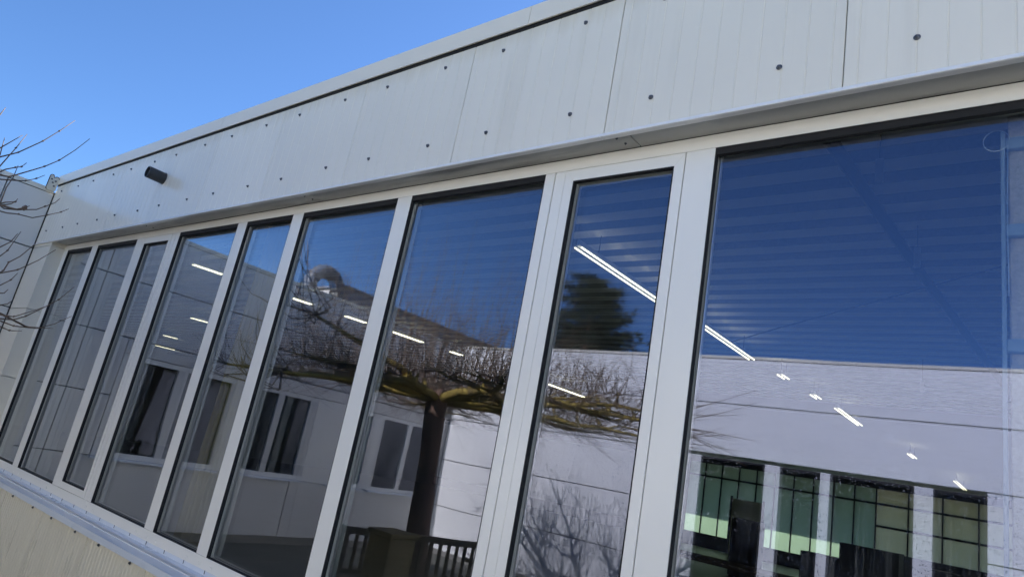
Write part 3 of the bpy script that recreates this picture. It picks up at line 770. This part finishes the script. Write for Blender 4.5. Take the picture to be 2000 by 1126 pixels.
for k in range(14):
    a = 2 * math.pi * k / 14 + rt.uniform(-.18, .18); R_ = rt.uniform(2.2, 2.75) * (1.18 if math.cos(a) < -.3 else 1.0)
    pts = [Vector((0, 0, 2.24))]; n = 10; ang = a
    for i in range(n):
        ang += rt.uniform(-.16, .16); t = (i + 1) / n
        st = R_ / n
        nx_ = pts[-1] + Vector((math.cos(ang) * st, math.sin(ang) * st, (.03 if i < 2 else .002) + rt.uniform(-.03, .03)))
        if too_near(nx_ + Vector((0, .25, 0))): break
        pts.append(nx_)
    n = len(pts) - 1
    if n < 2: continue
    rr = [.054 * (1 - .86 * i / n) + .004 * rt.random() for i in range(n + 1)]
    limbs.tube(pts, rr, 8)
    for i in range(2, n + 1):
        # knuckle
        kk = pts[i]
        od = (pts[i] - pts[0]); od.z = 0; od.normalize()
        if rt.random() < .7:
            limbs.tube([kk + Vector((0, 0, -.03)), kk + Vector((rt.uniform(-.03, .03), rt.uniform(-.03, .03), .03)), kk + Vector((rt.uniform(-.05, .05), rt.uniform(-.05, .05), .11))], [rr[i] * .8, rr[i] * 1.1, rr[i] * .35], 7)
        fan(kk, rt.randint(6, 9), out=od)
        # side limbs
        if i in (3, 4, 5, 6, 7):
            s = rt.choice((-1, 1)); sa = ang + s * rt.uniform(.6, 1.1); q = [kk]
            L_ = rt.uniform(.45, 1.0); m_ = 5
            for j in range(m_):
                sa += rt.uniform(-.2, .2); nq = q[-1] + Vector((math.cos(sa) * L_ / m_, math.sin(sa) * L_ / m_, rt.uniform(-.04, .05)))
                if too_near(nq + Vector((0, .2, 0))): break
                q.append(nq)
            m_ = len(q) - 1
            if m_ < 2: continue
            limbs.tube(q, [rr[i] * .62 * (1 - .85 * j / m_) for j in range(m_ + 1)], 6)
            for j in range(2, m_ + 1): fan(q[j], rt.randint(3, 5), Lr=(.3, .95), out=od)
            # fine drooping and sideways twigs
            for j in range(1, m_ + 1, 2):
                for _ in range(5): shoot(q[j], (math.cos(sa + rt.uniform(-1, 1)), math.sin(sa + rt.uniform(-1, 1)), rt.uniform(-.55, .25)), rt.uniform(.3, .8), .0036, 5, .5)
    for _ in range(7): shoot(pts[-1], (math.cos(ang + rt.uniform(-.7, .7)), math.sin(ang + rt.uniform(-.7, .7)), rt.uniform(-.35, .6)), rt.uniform(.4, 1.0), .006, 6, .35)
# the outermost shoots towards the hall, the ones that reach in at the left of the picture: (y, z) at a chosen x
def at(px, py, x):
    d = CR @ Vector(((px - 1000) / FPX, -(py - 563) / FPX, -1)); d *= x / d.x
    return Vector((d.x - TX, d.y - TY, d.z + EYE))
LEFT = [[(-70, 325), (0, 306.5), (35.5, 297.7), (84, 275.5), (116, 256), (146.5, 235.5)], [(-80, 352), (0, 342), (19, 345), (53, 335), (87, 325), (115.5, 313), (147, 293), (175.4, 271)],
 [(-60, 300), (0, 224), (11, 210)], [(-60, 315), (0, 289), (44, 264)], [(-60, 395), (0, 324), (31, 289), (53, 262)], [(-30, 360), (0, 302), (9, 269)],
 [(-60, 345), (0, 335.5), (11, 330.6), (30, 327), (42, 325.6), (52, 318)], [(-70, 352), (0, 350), (27, 352), (50, 353), (71, 348.6), (87.6, 342)], [(-30, 440), (0, 398), (12.4, 366), (26, 346), (35.4, 323)],
 [(-80, 400), (0, 401), (7.5, 407), (33.5, 409.5), (71.5, 409), (88, 403), (107, 396), (117, 388)], [(-80, 405), (0, 412), (13.7, 415.7), (36, 418), (63.4, 425), (92, 420), (119, 414), (134, 408)],
 [(33, 409), (50, 405), (58, 402)], [(0, 401), (22, 398), (31, 393)], [(0, 398), (10, 395), (30, 394), (35, 388)],
 [(-60, 520), (0, 482.6), (21, 472), (34.6, 456)], [(-60, 545), (0, 500), (14.6, 489), (41, 452)], [(-60, 550), (0, 532), (6.7, 528), (17, 512), (38.6, 501), (68, 477), (73, 465)],
 [(-80, 545), (0, 533), (34.6, 526.6), (74.6, 508), (109, 487.4)], [(-60, 580), (0, 557), (21, 546.5), (34.6, 533)], [(-50, 585), (0, 572), (8, 572), (16, 564.6)], [(-50, 605), (0, 595.8), (14.6, 593), (25, 586)],
 [(-80, 605), (0, 614), (26.6, 618), (66.6, 606), (88, 598.5)], [(-80, 615), (0, 622), (26.6, 624), (50.6, 617), (88, 599), (114.5, 585), (145, 560)], [(-80, 610), (0, 626), (26.6, 636), (72, 641), (106.5, 632), (140, 617)],
 [(-60, 615), (0, 637), (18.6, 645), (42.6, 646)], [(50, 637), (57, 638), (104, 641)]]
tips = []
for i, c in enumerate(LEFT):
    x = -5.55 + 0.25 * math.sin(i * 2.4); pts = [at(p[0], p[1], x + 0.02 * j * (1 if i % 2 else -1)) for j, p in enumerate(c)]
    n = len(pts)
    twigs.tube(pts, [.0062 - .0042 * j / (n - 1) for j in range(n)], 5)
    for p in pts[2:-1]:      # buds at the nodes
        if rt.random() < .6: twigs.tube([p - Vector((.0, .004, .004)), p + Vector((0, .004, .006))], .006, 5)
    tips.append(pts[0])
b = at(48, 406, -5.5); limbs_b = MB(); limbs_b.tube([b + Vector((0, 0, -.02)), b, b + Vector((0, .004, .02))], [.004, .018, .006], 7); link('seed_ball', limbs_b.mesh('seed_ball', M['bark'], smooth=True), tree)
# limbs that carry those shoots
for _ in range(170):      # tall straight water shoots standing on the inner limbs
    a = rt.uniform(0, 2 * math.pi); rr_ = rt.uniform(.15, 1.5)
    shoot(Vector((math.cos(a) * rr_, math.sin(a) * rr_, 2.3)), (rt.uniform(-.09, .09), rt.uniform(-.09, .09), 1), rt.uniform(.8, 1.75), rt.uniform(.003, .0046), 6, .10)
for px, py, lo, hi in ((-90, 370, 0, 14), (-95, 560, 14, 26)):
    e = at(px, py, -5.55)
    s = Vector((0, .3, 2.3)); mid = s.lerp(e, .5) + Vector((-.05, -.1, .02))
    pts = [s, s.lerp(mid, .5) + Vector((0, 0, .05)), mid, mid.lerp(e, .6), e]
    limbs.tube(pts, [.042, .036, .03, .022, .014], 7)
    for t in tips[lo:hi]:
        w_ = wob(t, 4) * .04
        twigs.tube([e, e.lerp(t, .5) + w_, t], [.010, .008, .0062], 5)
link('limbs', limbs.mesh('limbs', M['moss'], smooth=True, fixn=False), tree)
link('crown', twigs.mesh('crown', M['twig'], smooth=True, fixn=False), tree)

# ------------------------------------------------------------------ pine beyond the opposite wing
def pine(x, y, h, w_, lab):
    r = empty('pine_tree', (x, y, 0), label=lab, cat='tree')
    m = MB(); m.tube([(0, 0, -.1), (.05, 0, h * .4), (0, .05, h * .75), (.02, 0, h * .98)], [.22, .17, .1, .02], 8); link('trunk', m.mesh('trunk', M['bark'], smooth=True), r)
    nd = MB(); br = MB(); rp = random.Random(int(x * 10))
    for k in range(190):
        t = rp.random() ** .8; z = h * (.28 + .70 * t); a = rp.uniform(0, 2 * math.pi)
        wz = w_ * (.35 + .75 * math.sin(min(1, (1 - t) * 1.25 + .05) * math.pi * .55)) * rp.uniform(.55, 1.12)
        e = Vector((math.cos(a) * wz, math.sin(a) * wz, z + wz * rp.uniform(.0, .35)))
        s = Vector((0, 0, z - .1)); br.tube([s, s.lerp(e, .5) - Vector((0, 0, .06)), e], [.03, .02, .008], 4, cap=False)
        for q in range(13):
            c = s.lerp(e, rp.uniform(.35, 1.02)) + Vector((rp.uniform(-.2, .2), rp.uniform(-.2, .2), rp.uniform(-.07, .16)))
            for _ in range(22):
                d = Vector((rp.gauss(0, 1), rp.gauss(0, 1), rp.gauss(.35, .8))).normalized(); L_ = rp.uniform(.10, .24)
                sd_ = d.cross(Vector((rp.gauss(0, 1), rp.gauss(0, 1), rp.gauss(0, 1)))).normalized() * .011
                b_ = c + d * .03; nd.add([b_ - sd_, b_ + sd_, b_ + d * L_ + sd_ * .3, b_ + d * L_ - sd_ * .3], [(0, 1, 2, 3)])
    link('branches', br.mesh('branches', M['needle'], fixn=False), r); link('crown', nd.mesh('crown', M['needle'], fixn=False), r)
pine(-13.3, -16.0, 8.9, 2.1, 'dark pine reflected above the opposite wing in the narrow sash')
pine(-15.4, -19.0, 8.0, 1.5, 'second dark pine half hidden behind the first, reflected')

# ------------------------------------------------------------------ garden furniture in the court (seen reflected)
bench = empty('garden_bench', (-4.95, -.55, 0), label='dark slatted garden bench under the tree, reflected in the glass', cat='bench'); bench.rotation_euler = (0, 0, rad(-72))
for x in (-.85, .85):
    boxo('leg', (x - .03, x + .03, -.28, -.22, 0, .44), M['timber'], bench, .004); boxo('leg', (x - .03, x + .03, .22, .28, 0, .9), M['timber'], bench, .004)
    boxo('armrest', (x - .035, x + .035, -.3, .22, .62, .655), M['timber'], bench, .004)
for k in range(5): boxo('seat_slat', (-.9, .9, -.27 + k * .1, -.19 + k * .1, .44, .465), M['timber'], bench, .003)
boxo('top_rail', (-.82, .82, .225, .275, .83, .89), M['timber'], bench, .004); boxo('lower_rail', (-.82, .82, .23, .27, .5, .54), M['timber'], bench, .004)
for k in range(17): boxo('back_slat', (-.78 + k * .0975 - .016, -.78 + k * .0975 + .016, .24, .26, .54, .83), M['timber'], bench)
pl = empty('planter', (-4.53, .1, 0), label='mustard coloured square planter beside the bench, reflected', cat='planter')
m = MB(); m.prism([(-.15, -.15), (.15, -.15), (.15, .15), (-.15, .15)], 'z', 0, .90); link('tub', m.mesh('tub', M['yellow'], bevel=.01), pl)
m = MB(); m.box(-.17, .17, -.17, .17, .901, .94); link('rim', m.mesh('rim', M['yellow'], bevel=.006), pl)
